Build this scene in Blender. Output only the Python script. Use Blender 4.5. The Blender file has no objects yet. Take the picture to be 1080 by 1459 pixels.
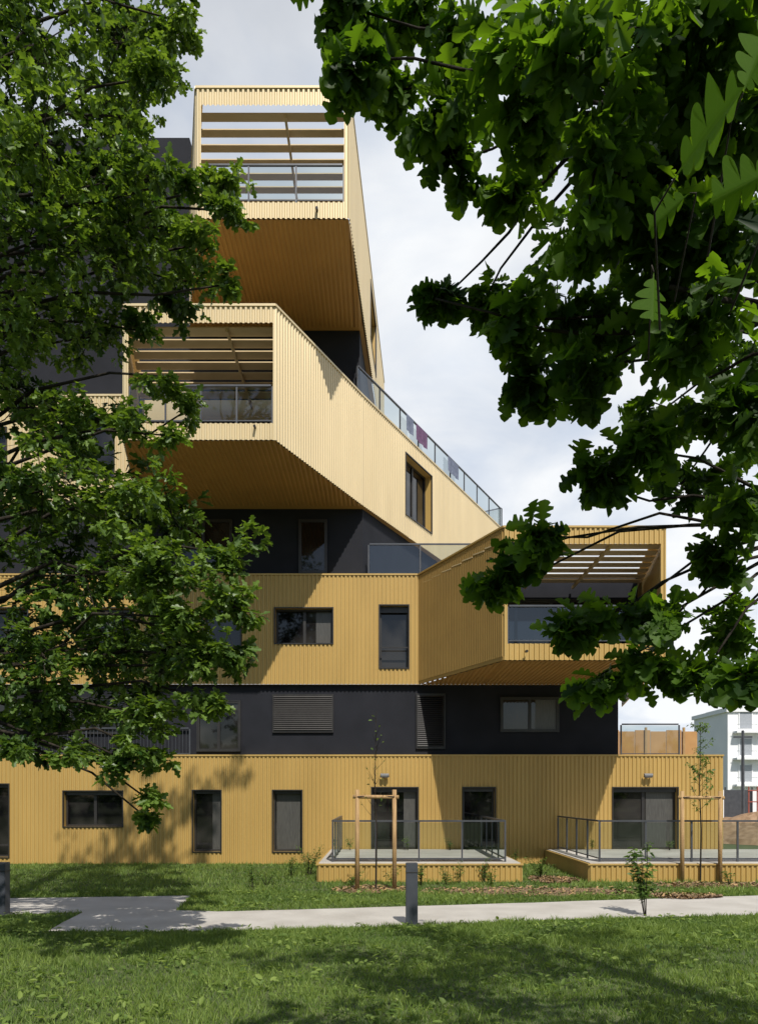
import bpy, math, random, bmesh
import numpy as np
from mathutils import Vector
random.seed(7); rng=np.random.default_rng(11)
scene=bpy.context.scene
CAMZ=2.15
# ------------------------------------------------------------ materials
def mat(name):
    m=bpy.data.materials.new(name); m.use_nodes=True
    nt=m.node_tree; b=nt.nodes["Principled BSDF"]; return m,nt,b
def noise_mat(name,c1,c2,scale=3.0,rough=0.6,metal=0.0,bump=0.0,bscale=40,detail=6,spec=0.5,stretch=None):
    m,nt,b=mat(name)
    g=nt.nodes.new("ShaderNodeNewGeometry")
    mp=nt.nodes.new("ShaderNodeMapping"); nt.links.new(g.outputs["Position"],mp.inputs[0])
    if stretch: mp.inputs["Scale"].default_value=stretch
    n=nt.nodes.new("ShaderNodeTexNoise"); n.inputs["Scale"].default_value=scale; n.inputs["Detail"].default_value=detail
    nt.links.new(mp.outputs[0],n.inputs["Vector"])
    r=nt.nodes.new("ShaderNodeValToRGB"); r.color_ramp.elements[0].position=0.3; r.color_ramp.elements[1].position=0.7
    r.color_ramp.elements[0].color=(*c1,1); r.color_ramp.elements[1].color=(*c2,1)
    nt.links.new(n.outputs["Fac"],r.inputs[0]); nt.links.new(r.outputs[0],b.inputs["Base Color"])
    b.inputs["Roughness"].default_value=rough; b.inputs["Metallic"].default_value=metal
    b.inputs["Specular IOR Level"].default_value=spec
    if bump>0:
        n2=nt.nodes.new("ShaderNodeTexNoise"); n2.inputs["Scale"].default_value=bscale; n2.inputs["Detail"].default_value=5
        nt.links.new(g.outputs["Position"],n2.inputs["Vector"])
        bp=nt.nodes.new("ShaderNodeBump"); bp.inputs["Strength"].default_value=bump; bp.inputs["Distance"].default_value=0.02
        nt.links.new(n2.outputs["Fac"],bp.inputs["Height"]); nt.links.new(bp.outputs[0],b.inputs["Normal"])
    return m
ST=(1,1,0.25)
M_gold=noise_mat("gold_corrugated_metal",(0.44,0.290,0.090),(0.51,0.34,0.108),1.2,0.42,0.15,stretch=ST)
M_sheen=noise_mat("corrugated_metal_sheen_tint",(0.59,0.47,0.27),(0.66,0.53,0.31),1.2,0.40,0.15,stretch=ST)  # paler copy of the gold; glancing sheen put into the base colour
M_soff=noise_mat("soffit_gold_shade_tint",(0.38,0.215,0.062),(0.44,0.25,0.072),1.0,0.5,0.1)  # darker copy of the gold; underside shade put into the base colour
M_fin=noise_mat("fin_gold_shade_tint",(0.38,0.24,0.075),(0.43,0.275,0.085),1.0,0.5,0.1)  # toned-down gold; the screen's shade put into the base colour
M_black=noise_mat("charcoal_render",(0.0125,0.0135,0.018),(0.018,0.019,0.025),1.5,0.85,bump=0.2,bscale=60,spec=.25)
M_frame=noise_mat("dark_window_frame",(0.02,0.018,0.018),(0.03,0.028,0.026),3,0.4)
M_slat=noise_mat("beige_pergola_slat",(0.60,0.46,0.25),(0.68,0.53,0.31),2,0.6)
M_conc=noise_mat("pale_concrete",(0.38,0.355,0.315),(0.49,0.465,0.42),1.3,0.85,bump=0.3,bscale=90)
M_roof=noise_mat("roof_gravel",(0.25,0.24,0.22),(0.35,0.34,0.32),5,0.9)
M_white=noise_mat("white_render",(0.76,0.77,0.78),(0.84,0.84,0.84),0.5,0.8)
M_wood=noise_mat("stake_wood",(0.28,0.165,0.07),(0.46,0.30,0.135),6,0.75,bump=0.4,bscale=30,stretch=(4,4,0.5))
M_ply=noise_mat("plywood",(0.42,0.22,0.08),(0.5,0.28,0.11),2,0.8)
M_bark=noise_mat("oak_bark",(0.012,0.010,0.007),(0.042,0.034,0.026),9,0.95,bump=1.0,bscale=25,stretch=(1,1,0.3),spec=.2)
M_bollard=noise_mat("bollard_grey_paint",(0.045,0.05,0.06),(0.06,0.066,0.078),5,0.5)
M_steel=noise_mat("grey_steel",(0.06,0.065,0.075),(0.09,0.095,0.105),4,0.4,metal=0.3)
M_soil=noise_mat("dirt",(0.20,0.12,0.065),(0.34,0.23,0.14),3,0.95,bump=1,bscale=6)
M_mulch=noise_mat("wood_mulch",(0.12,0.075,0.04),(0.30,0.20,0.115),25,0.95,bump=1,bscale=60)
M_red=noise_mat("red_paint",(0.28,0.07,0.05),(0.36,0.09,0.06),3,0.6)
M_purple=noise_mat("purple_fabric",(0.10,0.05,0.11),(0.16,0.08,0.16),8,0.9)
M_blue=noise_mat("blue_fabric",(0.10,0.12,0.18),(0.18,0.2,0.28),8,0.9)
M_lamp=noise_mat("lamp_grey",(0.12,0.12,0.12),(0.18,0.18,0.18),8,0.5)
M_fwin=noise_mat("distant_window",(0.30,0.32,0.35),(0.38,0.40,0.43),8,0.3)
M_curt=noise_mat("curtain_fabric",(0.05,0.048,0.045),(0.10,0.098,0.09),14,0.3,stretch=(8,8,.3))
def glass_dark():
    m,nt,b=mat("window_glass")
    g=nt.nodes.new("ShaderNodeNewGeometry")
    n=nt.nodes.new("ShaderNodeTexNoise"); n.inputs["Scale"].default_value=0.9; n.inputs["Detail"].default_value=2
    nt.links.new(g.outputs["Position"],n.inputs["Vector"])
    r=nt.nodes.new("ShaderNodeValToRGB"); r.color_ramp.elements[0].color=(0.004,0.004,0.005,1); r.color_ramp.elements[1].color=(0.03,0.028,0.026,1)
    r.color_ramp.elements[0].position=0.42; r.color_ramp.elements[1].position=0.62
    nt.links.new(n.outputs["Fac"],r.inputs[0]); nt.links.new(r.outputs[0],b.inputs["Base Color"])
    b.inputs["Roughness"].default_value=0.03; b.inputs["Specular IOR Level"].default_value=0.55
    return m
M_glass=glass_dark()
def rail_glass():
    m=bpy.data.materials.new("railing_glass"); m.use_nodes=True; nt=m.node_tree; nt.nodes.clear()
    o=nt.nodes.new("ShaderNodeOutputMaterial"); mx=nt.nodes.new("ShaderNodeMixShader")
    t=nt.nodes.new("ShaderNodeBsdfTransparent"); t.inputs[0].default_value=(0.70,0.76,0.75,1)
    gl=nt.nodes.new("ShaderNodeBsdfGlossy"); gl.inputs["Roughness"].default_value=0.03; gl.inputs[0].default_value=(0.9,0.95,1,1)
    f=nt.nodes.new("ShaderNodeFresnel"); f.inputs[0].default_value=1.75
    nt.links.new(f.outputs[0],mx.inputs[0]); nt.links.new(t.outputs[0],mx.inputs[1]); nt.links.new(gl.outputs[0],mx.inputs[2]); nt.links.new(mx.outputs[0],o.inputs[0])
    return m
M_rglass=rail_glass()
def foliage(name,dark,light,trans,tcol,veins=False,rough=0.5,spec=.35):
    m=bpy.data.materials.new(name); m.use_nodes=True; nt=m.node_tree; b=nt.nodes["Principled BSDF"]
    a=nt.nodes.new("ShaderNodeAttribute"); a.attribute_name="var"
    r=nt.nodes.new("ShaderNodeValToRGB"); r.color_ramp.elements[0].color=(*dark,1); r.color_ramp.elements[1].color=(*light,1)
    nt.links.new(a.outputs["Fac"],r.inputs[0])
    col=r.outputs[0]
    if veins:
        u=nt.nodes.new("ShaderNodeAttribute"); u.attribute_name="leafuv"
        s=nt.nodes.new("ShaderNodeSeparateXYZ"); nt.links.new(u.outputs["Vector"],s.inputs[0])
        def M(op,x,y=None,z=None):
            n=nt.nodes.new("ShaderNodeMath"); n.operation=op
            for i,v in enumerate((x,y,z)):
                if v is None: continue
                if isinstance(v,(int,float)): n.inputs[i].default_value=v
                else: nt.links.new(v,n.inputs[i])
            return n.outputs[0]
        ab=M('ABSOLUTE',s.outputs[1]); si=M('SINE',M('MULTIPLY',M('MULTIPLY_ADD',ab,-0.9,s.outputs[0]),44))
        sv=M('MULTIPLY',M('MAXIMUM',M('SUBTRACT',si,.95),0.0),14.0)
        g2=M('LESS_THAN',ab,0.007)
        sc=M('MULTIPLY',M('MINIMUM',M('MAXIMUM',sv,g2),1.0),.30)
        mc=nt.nodes.new("ShaderNodeMixRGB"); mc.inputs[2].default_value=(0.12,0.20,0.04,1)
        nt.links.new(sc,mc.inputs[0]); nt.links.new(col,mc.inputs[1]); col=mc.outputs[0]
    nt.links.new(col,b.inputs["Base Color"]); b.inputs["Roughness"].default_value=rough; b.inputs["Specular IOR Level"].default_value=spec
    tr=nt.nodes.new("ShaderNodeBsdfTranslucent")
    ml=nt.nodes.new("ShaderNodeMixRGB"); ml.blend_type='MULTIPLY'; ml.inputs[0].default_value=1; ml.inputs[2].default_value=(*tcol,1)
    nt.links.new(col,ml.inputs[1]); nt.links.new(ml.outputs[0],tr.inputs[0])
    mx=nt.nodes.new("ShaderNodeMixShader"); mx.inputs[0].default_value=trans
    o=nt.nodes["Material Output"]; nt.links.new(b.outputs[0],mx.inputs[1]); nt.links.new(tr.outputs[0],mx.inputs[2]); nt.links.new(mx.outputs[0],o.inputs[0])
    return m
M_leafL=foliage("oak_leaves_lit_tint",(0.022,0.058,0.010),(0.150,0.235,0.042),0.33,(2.4,2.3,.8),rough=.42,spec=.45)  # brighter leaf copy; sunlight on the crown put into the green
M_leafD=foliage("oak_leaves_shade_tint",(0.012,0.032,0.006),(0.060,0.11,0.020),0.30,(2.4,2.3,.8),rough=.5,spec=.3)  # darker leaf copy; shade inside the crown put into the green
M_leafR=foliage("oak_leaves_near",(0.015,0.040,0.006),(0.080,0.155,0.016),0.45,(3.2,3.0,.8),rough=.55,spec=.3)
M_leafH=foliage("oak_leaves_veined",(0.02,0.055,0.006),(0.075,0.165,0.008),0.55,(2.4,2.1,.4),veins=True,rough=.65,spec=.15)
M_grass=foliage("grass_blades",(0.060,0.118,0.020),(0.235,0.31,0.070),0.35,(2,2,1.2),rough=0.6)
M_shrub=foliage("shrub_leaves",(0.03,0.07,0.015),(0.13,0.2,0.04),0.3,(2.5,2.5,1.2))
M_ground=noise_mat("lawn_soil",(0.045,0.068,0.018),(0.10,0.12,0.04),2.5,0.95,bump=1,bscale=30)
# ------------------------------------------------------------ mesh builder
class MB:
    def __init__(s): s.v=[];s.f=[];s.m=[];s.mats=[]
    def mi(s,m):
        if m not in s.mats: s.mats.append(m)
        return s.mats.index(m)
    def face(s,pts,m):
        k=len(s.v); s.v+= [tuple(p) for p in pts]; s.f.append(tuple(range(k,k+len(pts)))); s.m.append(s.mi(m))
    def hexa(s,c,m):
        k=len(s.v); s.v+=[tuple(p) for p in c]; i=s.mi(m)
        for q in [(3,2,1,0),(4,5,6,7),(0,1,5,4),(1,2,6,5),(2,3,7,6),(3,0,4,7)]:
            s.f.append(tuple(k+a for a in q)); s.m.append(i)
    def box(s,x0,x1,y0,y1,z0,z1,m):
        s.hexa([(x0,y0,z0),(x1,y0,z0),(x1,y1,z0),(x0,y1,z0),(x0,y0,z1),(x1,y0,z1),(x1,y1,z1),(x0,y1,z1)],m)
    def prism(s,poly,z0,z1,m,mtop=None):
        n=len(poly)
        for i in range(n):
            a=poly[i];b=poly[(i+1)%n]
            s.face([(a[0],a[1],z0),(b[0],b[1],z0),(b[0],b[1],z1),(a[0],a[1],z1)],m)
        s.face([(p[0],p[1],z1) for p in poly],mtop or m); s.face([(p[0],p[1],z0) for p in reversed(poly)],m)
    def tube(s,pts,rad,m,n=6):
        pts=[Vector(p) for p in pts]; k=len(s.v); i_=s.mi(m)
        for j,p in enumerate(pts):
            d=(pts[min(j+1,len(pts)-1)]-pts[max(j-1,0)]).normalized()
            a=d.cross(Vector((0.13,0.31,0.94))); 
            if a.length<1e-3: a=d.cross(Vector((1,0,0)))
            a.normalize(); b=d.cross(a)
            for q in range(n):
                t=2*math.pi*q/n; s.v.append(tuple(p+(a*math.cos(t)+b*math.sin(t))*rad[j]))
        for j in range(len(pts)-1):
            for q in range(n):
                s.f.append((k+j*n+q,k+j*n+(q+1)%n,k+(j+1)*n+(q+1)%n,k+(j+1)*n+q)); s.m.append(i_)
        s.f.append(tuple(k+q for q in reversed(range(n)))); s.m.append(i_)
        e=k+(len(pts)-1)*n; s.f.append(tuple(e+q for q in range(n))); s.m.append(i_)
    def make(s,name,parent=None,smooth=False):
        me=bpy.data.meshes.new(name); me.from_pydata(s.v,[],s.f); me.polygons.foreach_set("material_index",s.m)
        for m in s.mats: me.materials.append(m)
        if smooth: me.polygons.foreach_set("use_smooth",[True]*len(s.f))
        me.update(); o=bpy.data.objects.new(name,me); scene.collection.objects.link(o)
        if parent: o.parent=parent
        return o
def empty(name):
    e=bpy.data.objects.new(name,None); scene.collection.objects.link(e); return e
class Wall:
    def __init__(s,A,B):
        s.A=Vector((A[0],A[1],0)); s.B=Vector((B[0],B[1],0)); s.L=(s.B-s.A).length; s.t=(s.B-s.A)/s.L; s.n=Vector((s.t.y,-s.t.x,0))
    def P(s,u,d,z): 
        p=s.A+s.t*u+s.n*d; return (p.x,p.y,z)
    def box(s,mb,u0,u1,d0,d1,z0,z1,m):
        mb.hexa([s.P(u0,d1,z0),s.P(u1,d1,z0),s.P(u1,d0,z0),s.P(u0,d0,z0),s.P(u0,d1,z1),s.P(u1,d1,z1),s.P(u1,d0,z1),s.P(u0,d0,z1)],m)
    def corr(s,mb,z0,z1,m,holes=(),pitch=0.13,amp=0.032):
        bp=[];u=0.0;prof=[(0,0),(0.02,amp),(0.066,amp),(0.086,0)]
        while u<s.L:
            for a,d in prof:
                if u+a<s.L: bp.append((u+a,d))
            u+=pitch
        bp.append((s.L,0))
        us=np.array([b[0] for b in bp]);ds=np.array([b[1] for b in bp])
        ex=[h[k] for h in holes for k in (0,1) if 0<h[k]<s.L]
        al=sorted(set([round(float(x),5) for x in us]+[round(x,5) for x in ex]))
        for a,b in zip(al[:-1],al[1:]):
            if b-a<1e-4: continue
            mid=(a+b)/2; iv=[(z0,z1)]
            for h in holes:
                if h[0]<mid<h[1]:
                    nv=[]
                    for (p,q) in iv:
                        if h[2]>p: nv.append((p,min(q,h[2])))
                        if h[3]<q: nv.append((max(p,h[3]),q))
                    iv=[x for x in nv if x[1]-x[0]>1e-4]
            da=float(np.interp(a,us,ds));db=float(np.interp(b,us,ds))
            for p,q in iv: mb.face([s.P(a,da,p),s.P(b,db,p),s.P(b,db,q),s.P(a,da,q)],m)
    def cap(s,mb,z,m,h=0.05,o=0.05):
        s.box(mb,-0.02,s.L+0.02,-0.18,o,z,z+h,m)
    def window(s,mb,u0,u1,z0,z1,mrev,depth=0.22,bars=1,blind=0.0,slats=False,out=0.04,curt=0.0):
        o=out;d=-depth
        mb.face([s.P(u0,o,z0),s.P(u0,o,z1),s.P(u0,d,z1),s.P(u0,d,z0)],mrev)
        mb.face([s.P(u1,o,z1),s.P(u1,o,z0),s.P(u1,d,z0),s.P(u1,d,z1)],mrev)
        mb.face([s.P(u0,o,z1),s.P(u1,o,z1),s.P(u1,d,z1),s.P(u0,d,z1)],mrev)
        mb.face([s.P(u1,o,z0),s.P(u0,o,z0),s.P(u0,d,z0),s.P(u1,d,z0)],mrev)
        mb.face([s.P(u0,d,z0),s.P(u1,d,z0),s.P(u1,d,z1),s.P(u0,d,z1)],M_glass)
        if curt: mb.face([s.P(u0+(u1-u0)*(1-curt),d+.003,z0),s.P(u1,d+.003,z0),s.P(u1,d+.003,z1),s.P(u0+(u1-u0)*(1-curt),d+.003,z1)],M_curt)
        f=0.06; e=0.05
        for (a,b,c,g) in [(u0-0.03,u0+0.003,z0-0.03,z1+0.03),(u1-0.003,u1+0.03,z0-0.03,z1+0.03)]:
            s.box(mb,a,b,0.0,o+0.015,c,g,M_frame)
        for (c,g) in [(z0-0.03,z0+0.003),(z1-0.003,z1+0.03)]:
            s.box(mb,u0+0.004,u1-0.004,0.0,o+0.012,c,g,M_frame)
        s.box(mb,u0+.004,u0+f,d+.004,d+e,z0+.004,z1-.004,M_frame); s.box(mb,u1-f,u1-.004,d+.004,d+e,z0+.004,z1-.004,M_frame)
        s.box(mb,u0+f,u1-f,d+.004,d+e-.004,z0+.004,z0+f,M_frame); s.box(mb,u0+f,u1-f,d+.004,d+e-.004,z1-f,z1-.004,M_frame)
        for k in range(bars):
            c=u0+(u1-u0)*(k+1)/(bars+1); s.box(mb,c-.045,c+.045,d+.004,d+e-.008,z0+f,z1-f,M_frame)
        if blind>0:
            s.box(mb,u0+.01,u1-.01,d+e+.005,d+e+.09,z1-blind,z1-.005,M_frame)
        if slats:
            z=z0+0.05
            while z<z1-.05:
                mb.face([s.P(u0+.01,d+.09,z),s.P(u1-.01,d+.09,z),s.P(u1-.01,d+.055,z+.05),s.P(u0+.01,d+.055,z+.05)],M_frame); z+=0.065
def soffit(mb,poly,z,m,pitch=0.13,amp=0.03):
    def yr(x):
        ys=[];n=len(poly)
        for i in range(n):
            a=poly[i];b=poly[(i+1)%n]
            if abs(a[0]-b[0])<1e-9:
                if abs(a[0]-x)<1e-6: ys+=[a[1],b[1]]
            elif min(a[0],b[0])-1e-9<=x<=max(a[0],b[0])+1e-9:
                ys.append(a[1]+(b[1]-a[1])*(x-a[0])/(b[0]-a[0]))
        return (min(ys),max(ys))
    x0=min(p[0] for p in poly);x1=max(p[0] for p in poly)
    bp=[];u=x0
    while u<x1:
        for a,d in [(0,0),(0.02,amp),(0.066,amp),(0.086,0)]:
            if u+a<x1: bp.append((u+a,d))
        u+=pitch
    bp.append((x1,0))
    for p in poly: bp.append((p[0],0.0))
    bp=sorted(bp)
    for (a,da),(b,db) in zip(bp[:-1],bp[1:]):
        if b-a<1e-4: continue
        ya=yr(a);yb=yr(b)
        mb.face([(a,ya[1],z-da),(b,yb[1],z-db),(b,yb[0],z-db),(a,ya[0],z-da)],m)
def railing(mb,pts,h=1.05,step=1.3,glass=True,mf=None,r=0.022,bars=False):
    mf=mf or M_steel
    for a,b in zip(pts[:-1],pts[1:]):
        w=Wall((a[0],a[1]),(b[0],b[1])); z=a[2]
        n=max(1,round(w.L/step))
        w.box(mb,0.03,w.L-0.03,-0.03,0.03,z+h-0.03,z+h+0.015,mf)
        w.box(mb,0.03,w.L-0.03,-0.012,0.012,z+0.07,z+0.10,mf)
        for k in range(n+1):
            u=w.L*k/n; w.box(mb,u-r,u+r,-0.02,0.02,z,z+h-0.031,mf)
            if k<n:
                u2=w.L*(k+1)/n
                if glass: mb.face([w.P(u+r+.01,0,z+.105),w.P(u2-r-.01,0,z+.105),w.P(u2-r-.01,0,z+h-.05),w.P(u+r+.01,0,z+h-.05)],M_rglass)
                if bars:
                    m_=int((u2-u)/0.11)
                    for j in range(1,m_):
                        q=u+(u2-u)*j/m_; w.box(mb,q-.006,q+.006,-.006,.006,z+.1,z+h-.031,mf)
# ------------------------------------------------------------ building
bld=empty("apartment_building")
Z1,Z2,Z3,Z4,Z5,Z6,Z7=3.42,5.70,9.15,11.37,14.82,17.10,20.45
F=24.0
def X(px): return (px-540)/45.0
def ZZ(py): return CAMZ+(1135-py)/45.0
mb=MB(); wn=MB()
gw=Wall((-15,F),(10.87,F)); U=lambda px:X(px)+15
holes=[(U(91),U(175),ZZ(1178),ZZ(1128)),(U(275),U(315),ZZ(1214),ZZ(1127)),(U(389),U(430),ZZ(1214),ZZ(1127)),
       (U(530),U(595),0.46,ZZ(1123)),(U(660),U(705),0.46,ZZ(1123)),(U(873),U(965),0.46,ZZ(1123)),(U(-40),U(13),ZZ(1222),ZZ(1118))]
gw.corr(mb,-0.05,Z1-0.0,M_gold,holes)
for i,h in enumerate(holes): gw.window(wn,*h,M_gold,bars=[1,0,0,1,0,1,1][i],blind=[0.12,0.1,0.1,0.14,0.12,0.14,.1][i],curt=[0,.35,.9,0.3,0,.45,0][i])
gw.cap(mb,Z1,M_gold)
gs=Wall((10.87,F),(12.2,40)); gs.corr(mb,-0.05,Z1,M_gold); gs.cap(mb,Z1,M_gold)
mb.face([(-15,F+.01,Z1-0.3),(10.87,F+.01,Z1-0.3),(12.2,40,Z1-0.3),(-15,40,Z1-0.3)],M_roof)
w2=Wall((-15,F),(1.27,F))
h2=[(U(392),U(474),ZZ(917),ZZ(867)),(U(541),U(582),ZZ(952),ZZ(863)),(U(290),U(343),ZZ(922),ZZ(860)),(U(110),U(190),ZZ(917),ZZ(867)),(U(-30),U(40),ZZ(917),ZZ(867))]
w2.corr(mb,Z2,Z3,M_gold,h2)
for i,h in enumerate(h2): w2.window(wn,*h,M_gold,bars=[1,0,0,1,1][i],blind=[0.05,.2,0.1,.1,.1][i],depth=0.26,curt=[.3,0,0,0,0][i])
w2.box(wn,h2[1][0]+.02,h2[1][1]-.02,.02,.05,h2[1][2]+.62,h2[1][2]+.66,M_frame)
YB=19.75
RB=[(1.27,F),(3.25,YB),(7.45,YB),(8.3,F)]
wf=Wall(RB[1],RB[2])
wf.corr(mb,Z2,Z3,M_gold,[(0.10,wf.L-0.12,Z2+0.43,Z3-0.42)])
wr=Wall(RB[2],(9.6,30)); wr.corr(mb,Z2,Z3,M_gold)
wl=Wall(RB[0],RB[1])
fin=MB(); u=0.0
while u<wl.L-0.03:
    wl.box(fin,u,u+0.055,-0.03,0.03,Z2+0.10,Z3-0.06,M_fin); u+=0.092
for z in (Z2+0.0,Z2+1.2,Z2+2.3,Z3-0.06): 
    wl.box(fin,0,wl.L,-0.028 if z!=Z2 else -0.034,0.012,z,z+(0.10 if z==Z2 else 0.05),M_fin)
fin.make("fin_screen",bld)
for w in (wl,wf,wr): w.cap(mb,Z3,M_gold,h=0.05)
wcap=Wall((-15,F),(1.2,F)); wcap.cap(mb,Z3,M_gold)
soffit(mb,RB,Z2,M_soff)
mb.face([(RB[0][0],F-.0,Z2+0.25),(RB[1][0],YB+.05,Z2+0.25),(RB[2][0],YB+.05,Z2+0.25),(RB[3][0],F,Z2+0.25)],M_conc)
wb=Wall((1.35,F+.05),(8.2,F+.05))
wb.box(mb,0,wb.L,-0.1,0,Z3-0.75,Z3-0.02,M_black)
wb.window(wn,1.9,6.3,Z2+0.3,Z3-0.78,M_black,depth=0.05,bars=3)
wb.box(mb,0,1.85,-.1,0,Z2+.25,Z3-.75,M_gold); wb.box(mb,6.35,wb.L,-.1,0,Z2+.25,Z3-.75,M_black)
mb.face([(-15,F+.02,Z3-0.05),(1.27,F+.02,Z3-0.05),(8.3,F+.2,Z3-0.05),(9.6,30,Z3-.05),(9.6,40,Z3-0.05),(-15,40,Z3-0.05)],M_roof)
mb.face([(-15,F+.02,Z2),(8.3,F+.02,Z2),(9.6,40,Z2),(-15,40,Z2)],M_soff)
MX=[(-6.6,19.6),(-2.69,19.6),(-0.53,F),(5.83,36.0)]
mf=Wall(MX[0],MX[1]); mf.corr(mb,Z4,Z5,M_sheen,[(0.12,mf.L-0.05,Z4+0.43,Z5-0.42)])
ms=Wall(MX[1],MX[2]); ms.corr(mb,Z4,Z5,M_sheen)
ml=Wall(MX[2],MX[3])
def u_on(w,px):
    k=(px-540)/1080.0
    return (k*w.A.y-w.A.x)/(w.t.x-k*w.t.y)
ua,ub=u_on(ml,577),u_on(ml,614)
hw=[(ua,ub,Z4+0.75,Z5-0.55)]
ml.corr(mb,Z4,Z5,M_sheen,hw); ml.window(wn,*hw[0],M_gold,depth=0.28,bars=1)
mleft=Wall((-7.6,F),MX[0]); mleft.corr(mb,Z4,Z5,M_sheen)
mback=Wall(MX[3],(-8,40)); mback.corr(mb,Z4,Z5,M_sheen)
wlf=Wall((-15,F),(-7.6,F)); hl=[(1.5,3.2,Z4+1,Z5-1),(5.0,6.6,Z4+.9,Z5-.7)]; wlf.corr(mb,Z4,Z5,M_sheen,hl)
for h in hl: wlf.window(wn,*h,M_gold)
for w in (mf,ms,ml,wlf,mleft): w.cap(mb,Z5,M_sheen,h=0.06)
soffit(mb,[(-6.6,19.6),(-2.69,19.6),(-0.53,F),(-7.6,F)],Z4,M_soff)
mb.face([(-7.5,F,Z4+.3),(-0.6,F,Z4+.3),(-2.72,19.66,Z4+.3),(-6.55,19.66,Z4+.3)],M_conc)
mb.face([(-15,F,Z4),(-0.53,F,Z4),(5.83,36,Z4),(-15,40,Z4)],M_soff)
mb.face([(-15,F+.6,Z5-.1),(-0.5,F+.6,Z5-.1),(5.6,36,Z5-.1),(-15,40,Z5-.1)],M_roof)
wb2=Wall((-7.5,F+.02),(-0.6,F+.02)); wb2.box(mb,0,wb2.L,-0.1,0,Z5-.8,Z5-.1,M_slat); wb2.window(wn,0.3,wb2.L-1.2,Z4+.35,Z5-.82,M_black,depth=.04,bars=3)
TX=[(-4.72,19.6),(-0.78,19.6),(-0.51,24.1),(0.2,33.5)]
tf=Wall(TX[0],TX[1]); tf.corr(mb,Z6,Z7,M_sheen,[(0.12,tf.L-0.12,Z6+0.42,Z7-0.42)])
ts=Wall(TX[1],TX[3]); hs=[(u_on(ts,526.5),u_on(ts,534.5),Z6+0.9,Z7-0.55)]
ts.corr(mb,Z6,Z7,M_sheen,hs); ts.window(wn,*hs[0],M_gold)
tl=Wall((-6.0,24.1),TX[0]); tl.corr(mb,Z6,Z7,M_sheen)
for w in (tf,ts,tl): w.cap(mb,Z7,M_sheen,h=0.06)
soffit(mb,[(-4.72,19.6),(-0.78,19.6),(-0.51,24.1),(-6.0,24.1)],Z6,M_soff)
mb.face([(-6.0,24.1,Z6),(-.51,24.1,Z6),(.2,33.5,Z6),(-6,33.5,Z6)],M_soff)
mb.face([(-6.0,24.1,Z6+.25),(-.6,24.1,Z6+.25),(-.85,19.66,Z6+.25),(-4.65,19.66,Z6+.25)],M_conc)
mb.face([(-6.0,24.15,Z7-.05),(-.53,24.15,Z7-.05),(.15,33.5,Z7-.05),(-6,33.5,Z7-.05)],M_roof)
wb3=Wall((-5.9,24.12),(-.6,24.12)); wb3.box(mb,0,wb3.L,-.1,0,Z7-.8,Z7-.06,M_slat); wb3.window(wn,.3,wb3.L-.3,Z6+.3,Z7-.82,M_black,depth=.04,bars=3)
mb.make("corrugated_facade",bld)
bk=MB()
bk.prism([(-15,F+.15),(7.62,F+.15),(8.6,38),(-15,38)],Z1-.2,Z2-.003,M_black)
bk.prism([(-15,F+.3),(-.53,F+.3),(5.5,36),(-15,38)],Z3-.04,Z4-.003,M_black)
bk.prism([(-15,F+.3),(-.62,F+.3),(-.0,33.3),(-15,38)],Z5-.09,Z6-.003,M_black)
bk.prism([(-15,24.2),(-6.05,24.2),(-6.05,34),(-15,34)],Z6,23.2,M_black,M_roof)
bk.make("charcoal_storeys",bld)
def kwin(px0,px1,py0,py1,y,**kw):
    w=Wall((-15,y),(8,y)); s=1080.0/y
    w.window(wn,(px0-540)/s+15,(px1-540)/s+15,CAMZ+(1135-py1)/s,CAMZ+(1135-py0)/s,M_frame,depth=-0.005,out=0.05,**kw)
kwin(390,474,991,1043,F+.14,bars=0,slats=True)
kwin(594,633,990,1066,F+.14,bars=0,slats=True)
kwin(714,795,995,1042,F+.14,bars=1,curt=.4)
kwin(282,342,1000,1070,F+.14,bars=1)
kwin(100,180,995,1045,F+.14,bars=1); kwin(-20,40,995,1045,F+.14,bars=1)
kwin(427,465,742,816,F+.29,bars=0)
kwin(250,330,742,816,F+.29,bars=1)
wn.make("windows",bld)
pg=MB()
def perg(xl,xr,y0,y1,z,w,g,xp):
    y=y0
    while y+w<y1:
        a0,b0=xl(y),xr(y);a1,b1=xl(y+w),xr(y+w)
        pg.hexa([(a0,y,z),(b0,y,z),(b1,y+w,z+.05),(a1,y+w,z+.05),(a0,y,z+.03),(b0,y,z+.03),(b1,y+w,z+.08),(a1,y+w,z+.08)],M_slat); y+=w+g
    for x in xp: pg.box(x-.03,x+.03,y0,y1,z-.10,z-.01,M_slat)
perg(lambda y:-4.6-(y-19.6)*.28,lambda y:-.85+(y-19.6)*.06,19.9,23.9,Z7-.36,.30,.18,[-2.46])
perg(lambda y:-6.5-(y-19.6)*.22,lambda y:-2.75+(y-19.6)*.49,19.9,23.9,Z5-.36,.46,.07,[-4.0])
perg(lambda y:3.2-(y-YB)*.46,lambda y:7.4+(y-YB)*.2,20.0,23.9,Z3-.36,.50,.04,[4.6,6.1])
pg.make("pergola_slats",bld)
rl=MB()
railing(rl,[(-4.6,19.63,Z6+.42),(-.92,19.63,Z6+.42)],h=1.0)
railing(rl,[(-6.45,19.63,Z4+.43),(-2.76,19.63,Z4+.43)],h=1.0,step=.95)
railing(rl,[(3.36,YB+.03,Z2+.43),(7.3,YB+.03,Z2+.43)],h=1.0)
railing(rl,[(-0.33,F+.1,Z3),(2.95,F+.1,Z3)],h=1.03,step=1.6)
nx,ny=ml.n.x,ml.n.y
railing(rl,[(-0.6-nx*.1,F+.1,Z5),(5.83-nx*.1,36,Z5)],h=1.05,step=1.45)
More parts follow.
